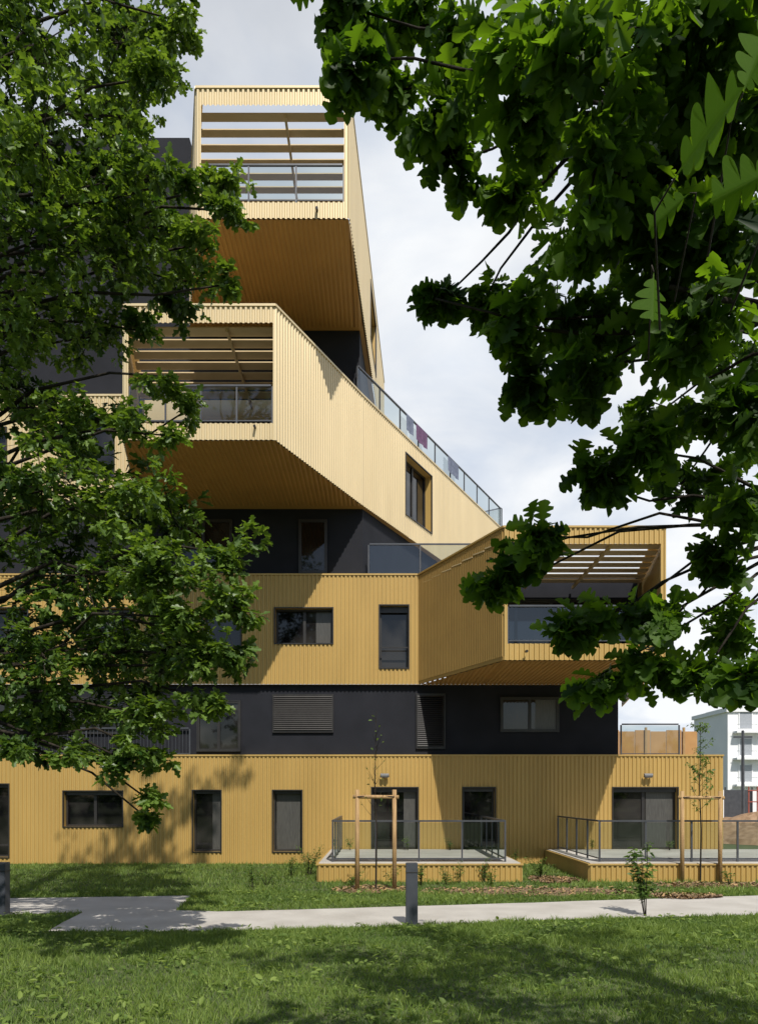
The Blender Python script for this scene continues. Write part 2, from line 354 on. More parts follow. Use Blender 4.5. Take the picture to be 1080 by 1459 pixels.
railing(rl,[(5.83,36,Z5),(3.5,37.5,Z5)],h=1.05)
railing(rl,[(7.7,F+.12,Z1),(9.55,F+.12,Z1)],h=1.03)
railing(rl,[(-7.9,F+.05,Z1),(-6,F+.05,Z1)],h=.9,bars=True,glass=False)
railing(rl,[(-14,F+.05,Z1),(-8.1,F+.05,Z1)],h=.9,bars=True,glass=False)
rl.make("balcony_railings",bld)
lp=MB()
for px in (548,921):
    x=X(px); z=ZZ(1108)
    lp.tube([(x,F-.05,z+.03),(x,F-.16,z+.03)],[.05,.05],M_lamp,8)
    lp.tube([(x-.13,F-.16,z),(x-.12,F-.17,z+.05),(x+.12,F-.17,z+.05),(x+.13,F-.16,z)],[.02,.07,.07,.02],M_lamp,10)
for (x,z) in ((-3.2,Z4+.32),(-1.6,Z6+.2),(3.8,Z2+.2)):
    lp.tube([(x,19.62,z),(x,19.45,z-.02)],[.035,.035],M_frame,8)
lp.make("wall_lamps",bld)
tw=MB()
for t,m in ((.24,M_blue),(.30,M_purple),(.33,M_purple),(.52,M_blue),(.56,M_blue)):
    u=ml.L*t
    for k in range(5):
        u0=u+k*.12; tw.face([ml.P(u0,-.02+.03*math.sin(k*2),Z5+.35),ml.P(u0+.12,-.02+.03*math.sin(k*2+2),Z5+.33),ml.P(u0+.12,-.03,Z5+.95),ml.P(u0,-.03,Z5+.95)],m)
tw.make("drying_towels",bld)
hb=MB(); 
for k in range(6): hb.box(8.9+k*.62,9.5+k*.62,30+k*.003,30.05,Z1-.3,Z1+1.35-.05*(k%2),M_ply)
for k in range(3): hb.box(9.0+k*1.5,9.08+k*1.5,29.9,29.98,Z1-.3,Z1+1.45,M_wood)
hb.make("timber_screen",bld)
# ------------------------------------------------------------ garden terraces
def terrace(x0,x1,y0):
    e=empty("garden_terrace"); m=MB()
    w=Wall((x0,y0),(x1,y0)); w.corr(m,0,0.42,M_gold)
    wl_=Wall((x0,F),(x0,y0)); wl_.corr(m,0,.42,M_gold); wr_=Wall((x1,y0),(x1,F)); wr_.corr(m,0,.42,M_gold)
    m.box(x0-.05,x1+.05,y0-.05,F-.06,.42,.455,M_gold)
    m.box(x0+.02,x1-.02,y0+.04,F-.065,.456,.475,M_conc)
    m.make("deck",e); r=MB(); i=.35
    railing(r,[(x0+i,F-.15,.475),(x0+i,y0+i,.475),(x1-i,y0+i,.475),(x1-i,F-.15,.475)],h=1.05,step=1.25)
    r.make("railing",e); return e
terrace(-1.53,3.57,19.0)
terrace(5.28,14.2,19.0)
# ------------------------------------------------------------ ground, path
def sheet(name,poly,z,m):
    s=MB(); s.face([(p[0],p[1],z) for p in poly],m); return s.make(name)
g=MB(); S=1500
g.face([(-S,-S,0),(S,-S,0),(S,S,0),(-S,S,0)],M_ground); g.make("ground")
def gp(px,py):
    D=CAMZ*1080/(py-1135.0); return ((px-540)*D/1080,D)
up=[(-700,1283),(-200,1283),(20,1281),(150,1279),(276,1277),(262,1288),(250,1298),(310,1300),(430,1297),(560,1293),(760,1287),(1080,1277),(1400,1268),(2000,1262)]
dn=[(2000,1284),(1400,1292),(1080,1305),(900,1309),(760,1313),(560,1321),(430,1325),(300,1328),(160,1329),(68,1328),(90,1315),(118,1301),(20,1304),(-200,1306),(-700,1308)]
def densify(pl):
    out=[]
    for a,b in zip(pl[:-1],pl[1:]):
        for t in np.linspace(0,1,6)[:-1]: out.append((a[0]+(b[0]-a[0])*t,a[1]+(b[1]-a[1])*t+(random.random()-.5)*0.5))
    out.append(pl[-1]); return out
path=[gp(*p) for p in densify(up)+densify(dn)]
sheet("path",path,0.006,M_conc)
def blobpoly(cx,cy,rx,ry,n=26):
    return [(cx+rx*math.cos(2*math.pi*k/n)*(1+.25*random.uniform(-1,1)),cy+ry*math.sin(2*math.pi*k/n)*(1+.25*random.uniform(-1,1))) for k in range(n)]
mpolys=[blobpoly(-.1,17.3,.8,.6),blobpoly(3.6,17.0,2.4,.7),blobpoly(8.2,18.2,1.6,.5),blobpoly(4.4,19.3,.6,.7),blobpoly(6.4,16.2,.8,.4)]
mm=MB()
for i,p in enumerate(mpolys):
    mm.face([(a,b,.004+.002*i) for a,b in p],M_mulch)
for p in mpolys:
    xs=[a for a,b in p];ys=[b for a,b in p]
    for k in range(900):
        x=random.uniform(min(xs),max(xs));y=random.uniform(min(ys),max(ys))
        cx,cy=sum(xs)/len(xs),sum(ys)/len(ys)
        if ((x-cx)/(max(xs)-cx))**2+((y-cy)/(max(ys)-cy))**2>1: continue
        a=random.uniform(0,3.14);l=random.uniform(.02,.06);w_=l*.35;z=random.uniform(.015,.05);t=random.uniform(-.02,.02)
        c,s_=math.cos(a),math.sin(a)
        mm.face([(x-c*l+s_*w_,y-s_*l-c*w_,z-t),(x+c*l+s_*w_,y+s_*l-c*w_,z+t),(x+c*l-s_*w_,y+s_*l+c*w_,z+t+.01),(x-c*l-s_*w_,y-s_*l+c*w_,z-t+.01)],M_wood if k%3==0 else M_mulch)
mm.make("mulch_bed")
# ------------------------------------------------------------ leaves (numpy)
HI=np.array([(0,0),(.10,.03),(.20,.15),(.27,.16),(.34,.07),(.42,.27),(.50,.30),(.56,.12),(.64,.35),(.74,.36),(.78,.16),(.87,.23),(.95,.15),(1,0)])
LO=np.array([(0,0),(.25,.19),(.38,.08),(.62,.34),(.75,.14),(.9,.18),(1,0)])
EL=np.array([(0,0),(.3,.22),(.65,.22),(1,0)])
def hero_shape():
    # rounded oak lobes: three side lobes each growing toward the tip, then a blunt end lobe
    out=[(0,0),(.06,.012),(.12,.014)]
    lobes=[(.12,.30,.17),(.30,.52,.30),(.52,.78,.37),(.78,.96,.22)]
    for a,b,wd_ in lobes:
        for i in range(12):
            t=i/11; out.append((a+(b-a)*t+.05*math.sin(math.pi*t),max(.05 if a>.12 or t>.5 else .014,wd_*math.sin(math.pi*t)**.5)))
    out.append((1.03,0)); 
    # keep x strictly increasing
    res=[out[0]]
    for p in out[1:]:
        res.append((max(p[0],res[-1][0]+.002),p[1]))
    return np.array(res)
HERO=hero_shape()
def leaf_mesh(name,P,Dr,Nn,Sz,var,material,shape,parent=None,fold=.25,droop=.22,uv=False,wf=1.0,wav=0.0):
    n=len(P); k=len(shape)
    Dr=Dr/np.linalg.norm(Dr,axis=1,keepdims=True)
    Sd=np.cross(Nn,Dr); Sd/=np.linalg.norm(Sd,axis=1,keepdims=True)+1e-9
    Nn=np.cross(Dr,Sd)
    inner=shape[1:-1]
    tpl=[(x,y) for x,y in shape]+[(x,-y) for x,y in inner]
    tpl=np.array(tpl); tpl[:,1]*=wf
    nv=len(tpl)
    fo=fold*(0.6+.8*rng.random(n)); dp=droop*(0.4+1.2*rng.random(n))
    x=tpl[:,0][None,:,None];y=tpl[:,1][None,:,None]
    z=fo[:,None,None]*np.abs(y)-dp[:,None,None]*x*x+wav*np.sin(x*14+y*9)*np.abs(y)
    V=P[:,None,:]+Sz[:,None,None]*(x*Dr[:,None,:]+y*Sd[:,None,:]+z*Nn[:,None,:])
    V=V.reshape(-1,3)
    f1=list(range(k)); f2=[0]+[k+j for j in range(k-2)]+[k-1]; f2=f2[::-1]
    base=(np.arange(n)*nv)[:,None]
    loops=np.concatenate([base+np.array(f1)[None],base+np.array(f2)[None]],axis=1).reshape(-1)
    nf=2*n; me=bpy.data.meshes.new(name)
    me.vertices.add(len(V)); me.vertices.foreach_set("co",V.astype(np.float32).ravel())
    me.loops.add(len(loops)); me.loops.foreach_set("vertex_index",loops.astype(np.int32))
    me.polygons.add(nf); me.polygons.foreach_set("loop_start",(np.arange(nf)*k).astype(np.int32))
    me.polygons.foreach_set("loop_total",np.full(nf,k,dtype=np.int32))
    me.update(calc_edges=True)
    a=me.attributes.new("var",'FLOAT','FACE'); a.data.foreach_set("value",np.repeat(var,2).astype(np.float32))
    if uv:
        b=me.attributes.new("leafuv",'FLOAT_VECTOR','POINT')
        t=np.zeros((nv,3),dtype=np.float32); t[:,:2]=tpl
        b.data.foreach_set("vector",np.tile(t,(n,1)).ravel())
    me.materials.append(material)
    o=bpy.data.objects.new(name,me); scene.collection.objects.link(o)
    if parent: o.parent=parent
    return o
def crown(blobs,tw,per=7,lsize=.12,twr=.006,hang=.18,nstd=.45,tipn=7,vmean=.45):
    P=[];D=[];N=[];S_=[];Vv=[]
    for c,r,nt_ in blobs:
        c=np.array(c); nb=max(3,int(nt_/tipn))
        bias=rng.normal(0,.12)
        for b in range(nb):
            d=rng.normal(size=3); d[2]=d[2]*.8+.05; d/=np.linalg.norm(d); L=r*rng.uniform(.6,1.12)
            end=c+d*L*np.array([1,1,.85]); mid=c+d*L*.5+rng.normal(size=3)*.08*r
            tw.tube([tuple(c),tuple(mid),tuple(end)],[twr*1.8,twr*1.3,twr*.7],M_bark,4)
            bb=bias+rng.normal(0,.08)
            for q in range(tipn):
                t=rng.uniform(.2,1.0) if q else 1.0
                base=c*(1-t)**2+2*mid*t*(1-t)+end*t*t
                off=rng.normal(size=3)*r*.17*np.array([1,1,.7]); tip=base+off
                if q%3==0: tw.tube([tuple(base),tuple(tip)],[twr*.8,twr*.5],M_bark,3)
                wd=off/(np.linalg.norm(off)+1e-6)+d*.6
                m=max(3,int(rng.poisson(per)))
                for j in range(m):
                    dd=rng.normal(size=3); dd[2]*=.5; dd/=np.linalg.norm(dd)
                    dd=dd+wd*.5+np.array([0,0,-hang])
                    nn=np.array([0,0,1.0])+rng.normal(size=3)*nstd
                    # crown shading put into leaf colour: brighter at twig ends, darker deep inside
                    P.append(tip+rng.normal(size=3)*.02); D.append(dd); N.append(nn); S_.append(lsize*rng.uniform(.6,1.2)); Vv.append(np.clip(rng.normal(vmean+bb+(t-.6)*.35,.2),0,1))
    return map(np.array,(P,D,N,S_,Vv))
def at(px,py,d): return ((px-540)*d/1080.0,d,CAMZ+(1135-py)*d/1080.0)
def limb(tw,a,b,r0,r1,sag=.0,n=5):
    a=np.array(a);b=np.array(b);L=np.linalg.norm(b-a);pts=[];rad=[]
    for i in range(n+1):
        t=i/n; p=a*(1-t)+b*t+np.array([0,0,1])*L*.12*math.sin(math.pi*t)*(1 if sag==0 else sag)
        if 0<i<n: p=p+rng.normal(size=3)*L*.025
        pts.append(tuple(p));rad.append(r0+(r1-r0)*t**.7)
    tw.tube(pts,rad,M_bark,7)
# left oak
oak=empty("oak_tree")
LB=[(60,60,9,115,110),(170,60,9.5,85,80),(240,25,9,45,30),(215,110,9,42,40),(60,200,8.5,115,110),(170,165,9.2,65,55),(150,260,9,90,90),(245,260,8.6,50,36),(318,262,8.5,48,44),(300,345,9,48,40),(60,340,8.5,110,100),(180,370,9,85,75),(265,400,9.3,50,34),(322,405,9,26,14),(330,300,8.7,30,20),(240,320,9.2,50,40),
 (45,470,9,90,80),(130,480,9.6,60,45),(40,580,9,80,65),(225,535,9,42,24),(265,585,9,26,14),(170,610,9.3,48,34),(195,470,9.4,35,18),(110,620,9.2,60,50),(235,620,9,30,18),
 (60,700,8.5,105,110),(170,705,9,80,85),(245,735,9,55,48),(120,820,8.5,105,110),(240,815,8.6,80,95),(325,790,8.5,52,54),(335,865,8.5,44,44),(60,930,9,95,95),(180,920,8.5,95,105),(285,935,8.6,68,72),(342,950,9,32,26),(95,1010,9,65,60),(205,1020,9,62,58),(50,1040,9,50,44),(110,1075,8.8,34,26),(20,1065,8.8,30,20),(190,1090,8.8,40,34),(230,1080,8.8,28,20),(205,1135,8.8,22,15),(208,1165,8.7,15,9),(160,1085,9,30,22),(305,1000,8.8,42,36),(265,880,8.8,60,50)]
blobs=[];tw=MB()
for px,py,d,r,n in LB:
    dd=d+rng.uniform(-.5,.6); blobs.append((at(px,py,dd),r*dd/1080.0,int(n*1.3)))
back=[]
for px,py,d,r,n in LB:
    if r<45 or px>290: continue
    dd=d+rng.uniform(1.3,2.3); back.append((at(px-18,py,dd),r*.95*dd/1080.0,int(n*1.0)))
tw.tube([(-6.6,9.6,-.1),(-6.55,9.6,1),(-6.5,9.65,3.5),(-6.3,9.7,7),(-6.2,9.8,11),(-6.0,9.8,15),(-5.0,9.7,18.5),(-3.8,9.7,20.5)],[.52,.40,.34,.28,.21,.14,.09,.04],M_bark,12)
for c,r,n in blobs:
    z0=max(2.6,min(14,c[2]-1.2)); limb(tw,(-6.45,9.7,z0),c,.035+.03*(r),.010)
off=[((-6.3,9.3,4.5),1.4,80),((-7.2,10,6.5),1.6,90),((-6.8,9.5,9),1.7,90),((-6.2,9,12),1.6,90),((-5.2,10,14),1.6,90),((-3.6,10,13.4),1.2,70),((-5.4,9.8,16.2),1.5,80),((-7.8,11,12),1.7,80),((-4.6,11.4,15.4),1.3,60),((-8.6,9,8),1.5,70)]
topb=[((-6,9.8,18.2),1.2,70),((-4.4,10.6,17.5),1.1,60),((-4.8,9.7,20.0),1.1,70),((-3.2,9.7,20.6),1.0,60),((-2.0,9.8,20.4),.9,50),((-1.9,10,19.0),.6,24),((-3.4,9.9,18.6),.8,44),((-1.0,9.6,21.4),.6,18)]
for c,r,n in off+topb: limb(tw,(-6.1,9.7,min(15,max(3,c[2]-2))),c,.06,.02)
tw.make("trunk_and_limbs",oak,smooth=True)
tw=MB()
P,D_,N_,S_,V_=crown(blobs,tw,per=7,lsize=.125,twr=.004,tipn=9,vmean=.5)
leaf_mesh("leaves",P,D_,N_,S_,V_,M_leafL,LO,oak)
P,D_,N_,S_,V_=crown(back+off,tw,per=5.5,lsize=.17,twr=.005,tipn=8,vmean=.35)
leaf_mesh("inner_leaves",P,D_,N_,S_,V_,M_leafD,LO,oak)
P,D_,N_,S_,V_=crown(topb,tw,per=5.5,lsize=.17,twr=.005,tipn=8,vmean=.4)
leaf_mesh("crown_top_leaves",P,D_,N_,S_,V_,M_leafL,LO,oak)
tw.make("twigs",oak)
# right oak, overhanging the viewpoint
oak2=empty("oak_tree")
RBL=[(515,15,3,42,5),(500,85,3,24,3),(590,40,3,46,5),(560,130,3,26,3),(650,60,2.8,66,10),(620,160,3,34,4),(640,230,3,24,3),(760,60,2.6,105,24),(745,170,2.8,44,8),(880,80,2.5,125,38),(1000,60,2.5,115,40),(850,230,2.6,95,28),(960,220,2.6,95,32),(1050,180,2.4,85,24),(845,330,2.8,66,20),(940,360,2.8,95,30),(1050,350,2.8,85,28),(728,285,3,20,2),(690,430,3.2,28,4),(632,425,3.2,20,3),(740,455,3.2,38,6),(800,440,3,46,9),(900,470,3,75,22),(1010,480,3,85,26),(770,545,3.2,26,4),(840,530,3.2,40,7),(950,580,3.2,62,14),(1050,580,3,65,18),(910,640,3.2,32,5),(850,690,3.4,30,5),(970,690,3.4,52,11),(1060,690,3.2,52,13),(735,790,3.4,34,7),(705,825,3.4,22,4),(765,765,3.4,20,3),(875,870,3.5,34,6),(815,895,3.5,24,4),(935,885,3.5,38,7),(1040,800,3.4,48,10),(1030,900,3.5,42,8),(850,965,3.5,26,5),(920,945,3.5,28,5),(1000,965,3.5,30,5),(1065,975,3.4,26,4)]
tw=MB(); blobs=[]
for px,py,d,r,n in RBL:
    dd=d*rng.uniform(.92,1.15); blobs.append((at(px,py,dd),r*dd/1080.0,int(n*1.4)+2))
for px,py,r,n in [(800,120,100,40),(930,130,110,44),(1050,120,100,40),(890,300,100,40),(1010,320,110,44),(960,470,100,36),(1070,500,90,30),(1070,640,60,20)]:
    dd=4.1+rng.uniform(-.2,.4); blobs.append((at(px,py,dd),r*dd/1080.0,int(n*1.4)))
tw.tube([(5.2,3.6,-.1),(5.15,3.6,1),(5.0,3.6,3),(4.8,3.5,5),(4.4,3.3,7.5),(4.2,3.2,9.5)],[.42,.33,.28,.23,.15,.05],M_bark,12)
hub=[at(1180,120,2.9),at(1180,470,3.2),at(1180,760,3.5),at(900,150,3.0)]
for h in hub: limb(tw,(4.95,3.6,max(2.4,h[2]-.6)),h,.10,.03)
for c,r,n in blobs:
    b=min(hub,key=lambda h:abs(h[2]-c[2])+.15*abs(h[0]-c[0])); limb(tw,b,c,.012,.004,sag=.5)
limb(tw,at(1100,450,2.9),at(955,408,2.7),.016,.008,sag=.2); limb(tw,at(1000,500,3.1),at(620,425,3.2),.012,.004,sag=-.3)
off=[((4.2,3.0,6.5),1.2,60),((2.6,3.8,7.2),1.2,90),((1.0,4.0,8.0),1.1,70),((3.8,4.6,7.8),1.3,90),((2.2,2.4,8.4),1.3,60),((5.4,3.5,8.5),1.3,60),((5.8,3.2,6),1.2,40),((0.8,2.0,7.0),1.0,34),((4.6,5.2,8.0),1.1,70),((3.2,3.0,9.4),1.2,60),((2.0,1.4,6.4),1.1,44),((3.2,1.6,6.6),1.2,44),((1.4,.8,7.4),1.0,30),((2.6,.6,5.6),.9,24),((3.6,2.2,5.2),.8,26),((2.4,4.9,8.6),1.1,70),((0.2,3.2,8.4),.8,34)]
for c,r,n in off: limb(tw,(4.6,3.4,min(8.5,max(3.5,c[2]-1.2))),c,.06,.02)
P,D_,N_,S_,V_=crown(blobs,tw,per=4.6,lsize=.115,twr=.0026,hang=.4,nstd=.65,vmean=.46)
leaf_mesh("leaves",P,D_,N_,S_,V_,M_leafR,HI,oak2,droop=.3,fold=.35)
hp=[(1005,190,1.1,.155,(.55,0,.8)),(1055,262,1.25,.13,(-.9,.1,-.35)),(928,425,1.7,.12,(-.1,0,-1)),(1072,90,1.3,.12,(.3,.1,.9)),(950,300,1.7,.12,(-.7,.1,-.5))]
hP=[];hD=[];hN=[];hS=[];hV=[]
for px,py,d,s,dr in hp:
    c=np.array(at(px,py,d)); dr=np.array(dr,float); dr/=np.linalg.norm(dr)
    hP.append(c-dr*s*.5);hD.append(dr);hN.append(np.array([rng.normal()*.25,.6+rng.normal()*.15,.8]));hS.append(s);hV.append(rng.uniform(.6,.95))
    tw.tube([tuple(c-dr*s*.5),tuple(c-dr*s*.75+np.array([.01,.05,.02])),tuple(c-dr*s*.5+np.array([.2,.6,.15]))],[.0012,.0018,.003],M_bark,5)
leaf_mesh("near_leaves",np.array(hP),np.array(hD),np.array(hN),np.array(hS),np.array(hV),M_leafH,HERO,oak2,uv=True,fold=.22,droop=.15,wav=.08)
P,D_,N_,S_,V_=crown(off,tw,per=5,lsize=.15,twr=.006)
leaf_mesh("upper_leaves",P,D_,N_,S_,V_,M_leafL,LO,oak2)
tw.make("trunk_and_limbs",oak2,smooth=True)
# ------------------------------------------------------------ grass
def inpoly(x,y,poly):
    c=np.zeros(len(x),bool);n=len(poly)
    for i in range(n):
        x1,y1=poly[i];x2,y2=poly[(i+1)%n]
        if y1==y2: continue
        k=((y1>y)!=(y2>y))&(x<(x2-x1)*(y-y1)/(y2-y1)+x1); c^=k
    return c
def grass_pts(n,x0,x1,y0,y1):
    x=rng.uniform(x0,x1,n);y=rng.uniform(y0,y1,n)
    ok=~inpoly(x,y,path)
    ok&=~((x>-1.6)&(x<3.65)&(y>18.9)); ok&=~((x>5.2)&(y>18.9)&(x<14.3)); ok&=(np.abs(x)<y*.56+.6)
    for p in mpolys: ok&=~(inpoly(x,y,p)&(rng.random(n)>.15))
    return x[ok],y[ok]
xs=[];ys=[];hs_=[];ws=[]
for n,y0,y1,h,w in ((190000,6.3,13.5,.06,.007),(90000,11,17,.06,.010),(80000,15,23.9,.075,.014)):
    x,y=grass_pts(n,-9.5 if y0<12 else -13,9.5 if y0<12 else 13,y0,y1); xs.append(x);ys.append(y);hs_.append(np.full(len(x),h));ws.append(np.full(len(x),w))
x=np.concatenate(xs);y=np.concatenate(ys);h=np.concatenate(hs_);w=np.concatenate(ws);n=len(x)
patch=np.sin(x*1.7+np.sin(y*2.3)*1.3)*np.cos(y*1.9+x*.6)
tuft=np.maximum(0,np.sin(x*7.3+2*np.sin(y*5.1))*np.sin(y*8.7+1.5*np.sin(x*4.2)))
h=h*rng.uniform(.5,1.3,n)*(.85+.35*patch+.9*tuft); a=rng.uniform(0,6.283,n); ln=rng.uniform(.1,1.1,n)*h; b=rng.uniform(0,6.283,n)
V=np.zeros((n,3,3),np.float32)
V[:,0]=np.stack([x-np.cos(a)*w,y-np.sin(a)*w,np.zeros(n)],1);V[:,1]=np.stack([x+np.cos(a)*w,y+np.sin(a)*w,np.zeros(n)],1)
V[:,2]=np.stack([x+np.cos(b)*ln,y+np.sin(b)*ln,h],1)
me=bpy.data.meshes.new("lawn_grass"); me.vertices.add(3*n); me.vertices.foreach_set("co",V.ravel()); me.loops.add(3*n); me.loops.foreach_set("vertex_index",np.arange(3*n,dtype=np.int32))
me.polygons.add(n); me.polygons.foreach_set("loop_start",(np.arange(n)*3).astype(np.int32)); me.polygons.foreach_set("loop_total",np.full(n,3,np.int32)); me.update(calc_edges=True)
at_=me.attributes.new("var",'FLOAT','FACE'); at_.data.foreach_set("value",np.clip(rng.normal(.42,.24,n)+.2*patch+.1*tuft,0,1).astype(np.float32))
me.materials.append(M_grass); o=bpy.data.objects.new("lawn_grass",me); scene.collection.objects.link(o)
x,y=grass_pts(16000,-9,9,6.3,17); 
k=(np.sin(x*2.1+1)*np.sin(y*2.7)+rng.normal(size=len(x))*.3>.05); x=x[k];y=y[k]; n=len(x)
P=np.stack([x,y,rng.uniform(.02,.07,n)],1);D_=rng.normal(size=(n,3));D_[:,2]=np.abs(D_[:,2])*.3+.15;N_=np.tile([0,0,1.],(n,1))+rng.normal(size=(n,3))*.25
leaf_mesh("lawn_weeds",P,D_,N_,rng.uniform(.04,.12,n),rng.uniform(.1,1,n),M_grass,EL)
# ------------------------------------------------------------ shrubs
def shrub(name,x,y,h,r,n,ls=.06,z0=0.0):
    e=empty(name); t=MB();P=[];D=[]
    for s in range(max(4,int(n/28))):
        a=random.uniform(0,6.28);q=r*random.random()
        ex,ey,ez=x+q*math.cos(a),y+q*math.sin(a),z0+h*random.uniform(.55,1)
        t.tube([(x+.1*q*math.cos(a),y+.1*q*math.sin(a),z0),((x+ex)/2,(y+ey)/2,z0+(ez-z0)*.6),(ex,ey,ez)],[.007,.005,.002],M_bark,4)
        for j in range(28):
            u=random.uniform(.2,1); P.append((x+(ex-x)*u+random.gauss(0,.04),y+(ey-y)*u+random.gauss(0,.04),z0+(ez-z0)*u**.8)); D.append((math.cos(a)+random.gauss(0,.8),math.sin(a)+random.gauss(0,.8),random.gauss(.2,.4)))
    t.make("stems",e); P=np.array(P);D=np.array(D);n=len(P)
    leaf_mesh("leaves",P,D,np.tile([0,0,1.],(n,1))+rng.normal(size=(n,3))*.4,ls*rng.uniform(.6,1.3,n),rng.uniform(0,1,n),M_shrub,EL,e)
for (px,py,h,r,n) in [(440,1248,.9,.4,400),(472,1246,.6,.3,220),(415,1250,.6,.35,240),(600,1262,.55,.2,180),(635,1262,.45,.25,150),(770,1252,.6,.4,300),(735,1246,.75,.2,130),(560,1262,.45,.25,130),(700,1262,.4,.25,140),(380,1262,.45,.3,150),(1040,1262,.35,.3,110),(880,1275,.25,.3,80),(360,1268,.6,.12,50),(655,1260,.6,.15,80),(690,1258,.65,.12,70),(500,1262,.35,.3,130)]:
    x,y=gp(px,py); shrub("garden_shrub",x,y,h,r,n)
x,y=gp(920,1306); shrub("young_shrub",x,y,1.35,.32,300,.11)
for bx in (-.9,.9,2.2,6.6,9.0): shrub("potted_grass",bx,F-.5,.45,.14,56,.05,z0=.475)
# ------------------------------------------------------------ staked saplings
def staked(px0,px1,py,ztop,leafy,thigh):
    e=empty("staked_sapling"); t=MB()
    (x0,y0)=gp(px0,py);(x1,_)=gp(px1,py); r=.052
    for x in (x0,x1): t.tube([(x,y0,-.1),(x,y0,ztop)],[r,r*.92],M_wood,12)
    t.tube([(x0-.10,y0-.0,ztop-.16),(x1+.10,y0,ztop-.17)],[r*.85,r*.85],M_wood,12)
    t.make("timber_stakes",e,smooth=True); s=MB(); xc=(x0+x1)/2; P=[];D=[]
    pts=[(xc,y0+.05,0),(xc+.02,y0+.05,1.3),(xc-.02,y0+.05,2.4),(xc+.01,y0+.05,thigh)]
    s.tube(pts,[.022,.018,.013,.004],M_bark,6)
    for k in range(26):
        z=random.uniform(1.6,thigh-.1);a=random.uniform(0,6.28);L=random.uniform(.2,.5)*(1.2-.5*z/thigh)
        en=(xc+L*math.cos(a)*.8,y0+L*math.sin(a)*.8,z+L*.9); s.tube([(xc,y0+.05,z),((xc+en[0])/2,(y0+en[1])/2,z+L*.4),en],[.006,.004,.002],M_bark,4)
        for j in range(leafy):
            u=random.uniform(.3,1.05);P.append((xc+(en[0]-xc)*u+random.gauss(0,.03),y0+(en[1]-y0)*u+random.gauss(0,.03),z+L*.9*u+random.gauss(0,.03)));D.append((random.gauss(0,1),random.gauss(0,1),random.gauss(-.2,.4)))
    s.tube([(x0,y0-.055,ztop-.16),(xc,y0+.0,ztop-.14),(x1,y0-.055,ztop-.16)],[.01,.012,.01],M_frame,5)
    s.make("stem",e)
    if P:
        P=np.array(P);n=len(P);leaf_mesh("leaves",P,np.array(D),np.tile([0,0,1.],(n,1))+rng.normal(size=(n,3))*.4,.085*rng.uniform(.6,1.3,n),rng.uniform(.2,1,n),M_shrub,EL,e)
staked(509,562,1270,2.3,1,4.1)
staked(972,1026,1258,2.28,18,4.0)
# ------------------------------------------------------------ bollards
def bollard(px,py,w,h):
    x,y=gp(px,py); e=empty("bollard"); b=MB(); w/=2
    me=bpy.data.meshes.new("post"); bm=bmesh.new(); bmesh.ops.create_cube(bm,size=1)
    for v in bm.verts: v.co.x*=2*w; v.co.y*=2*w; v.co.z=(v.co.z+.5)*h
    bmesh.ops.bevel(bm,geom=bm.edges[:],offset=.008,segments=2,affect='EDGES'); bm.to_mesh(me); bm.free()
    me.materials.append(M_bollard); o=bpy.data.objects.new("post",me); o.location=(x,y,0); scene.collection.objects.link(o); o.parent=e
    b.box(x-w-.004,x+w+.004,y-w-.004,y+w+.004,h-.16,h-.145,M_frame); b.box(x-w*1.5,x+w*1.5,y-w*1.5,y+w*1.5,0,.02,M_steel); b.make("collar_and_base",e)
bollard(586.5,1319,.195,1.04); bollard(3,1304,.2,.95)
# ------------------------------------------------------------ background
def far_building(x0,x1,y,h,fl,cols):
    e=empty("white_apartment_block"); m=MB(); m.box(x0,x1,y,y+8,0,h,M_white); m.box(x0-.2,x1+.2,y-.2,y+8.2,h,h+.4,M_white)
    for f in range(fl):
        z=1.0+f*h/fl
        m.box(x0+.5,x1-.5,y-.9,y-.02,z-.5,z-.3,M_white)
        for c in range(cols):
            u=x0+(x1-x0)*(c+.5)/cols
            m.box(u-.6,u+.6,y-.04,y+.02,z,z+1.6,M_fwin); m.box(u-.7,u-.6,y-.08,y+.02,z,z+1.7,M_white); m.box(u+.6,u+.7,y-.08,y+.02,z,z+1.7,M_white)
        m.box(x0+.5,x1-.5,y-.9,y-.86,z+.3,z+.36,M_fwin)
    m.make("walls_and_windows",e)
far_building(34.5,52,75,10.5,4,5); far_building(52,72,112,15,5,7)
e=empty("dirt_mound"); m=MB(); cx,cy=18.5,36
N1,N2=28,10
gr=[[None]*N1 for _ in range(N2)]
for j in range(N2):
    for i in range(N1):
        r=j/(N2-1); a=2*math.pi*i/N1; rr=r*(1+.2*math.sin(3*a)+random.uniform(-.05,.05)); gr[j][i]=(cx+5*rr*math.cos(a),cy+3*rr*math.sin(a),1.5*(1-r)**.8*(1+random.uniform(-.15,.15))-.02)
for j in range(N2-1):
    for i in range(N1): m.face([gr[j][i],gr[j+1][i],gr[j+1][(i+1)%N1],gr[j][(i+1)%N1]],M_soil)
m.make("mound",e)
sheet("dirt_ground",blobpoly(24,46,13,16),.008,M_soil)
e=empty("scaffold_stack"); m=MB()
for i in range(6):
    for j in range(2): m.box(21.2+i*.5,21.26+i*.5,42+j*1.5,42.06+j*1.5,0,2.7,M_red)
for k in range(4):
    for j in range(2): m.box(21.15,23.9,41.95+j*1.5,41.99+j*1.5,.5+k*.65,.56+k*.65,M_red)
for i in range(5): m.tube([(21.25+i*.5,41.9,.3+.4*(i%2)),(21.7+i*.5,41.9,2.4)],[.025,.025],M_steel,5)
m.make("frames",e)
e=empty("construction_hoarding"); m=MB()
for k in range(14): m.box(19+k*1.9,20.85+k*1.9,54,54.06,.1,2.6,M_white if k%3 else M_steel)
for k in range(15): m.box(18.9+k*1.9,18.98+k*1.9,53.9,53.98,0,2.8,M_steel)
m.make("panels",e)
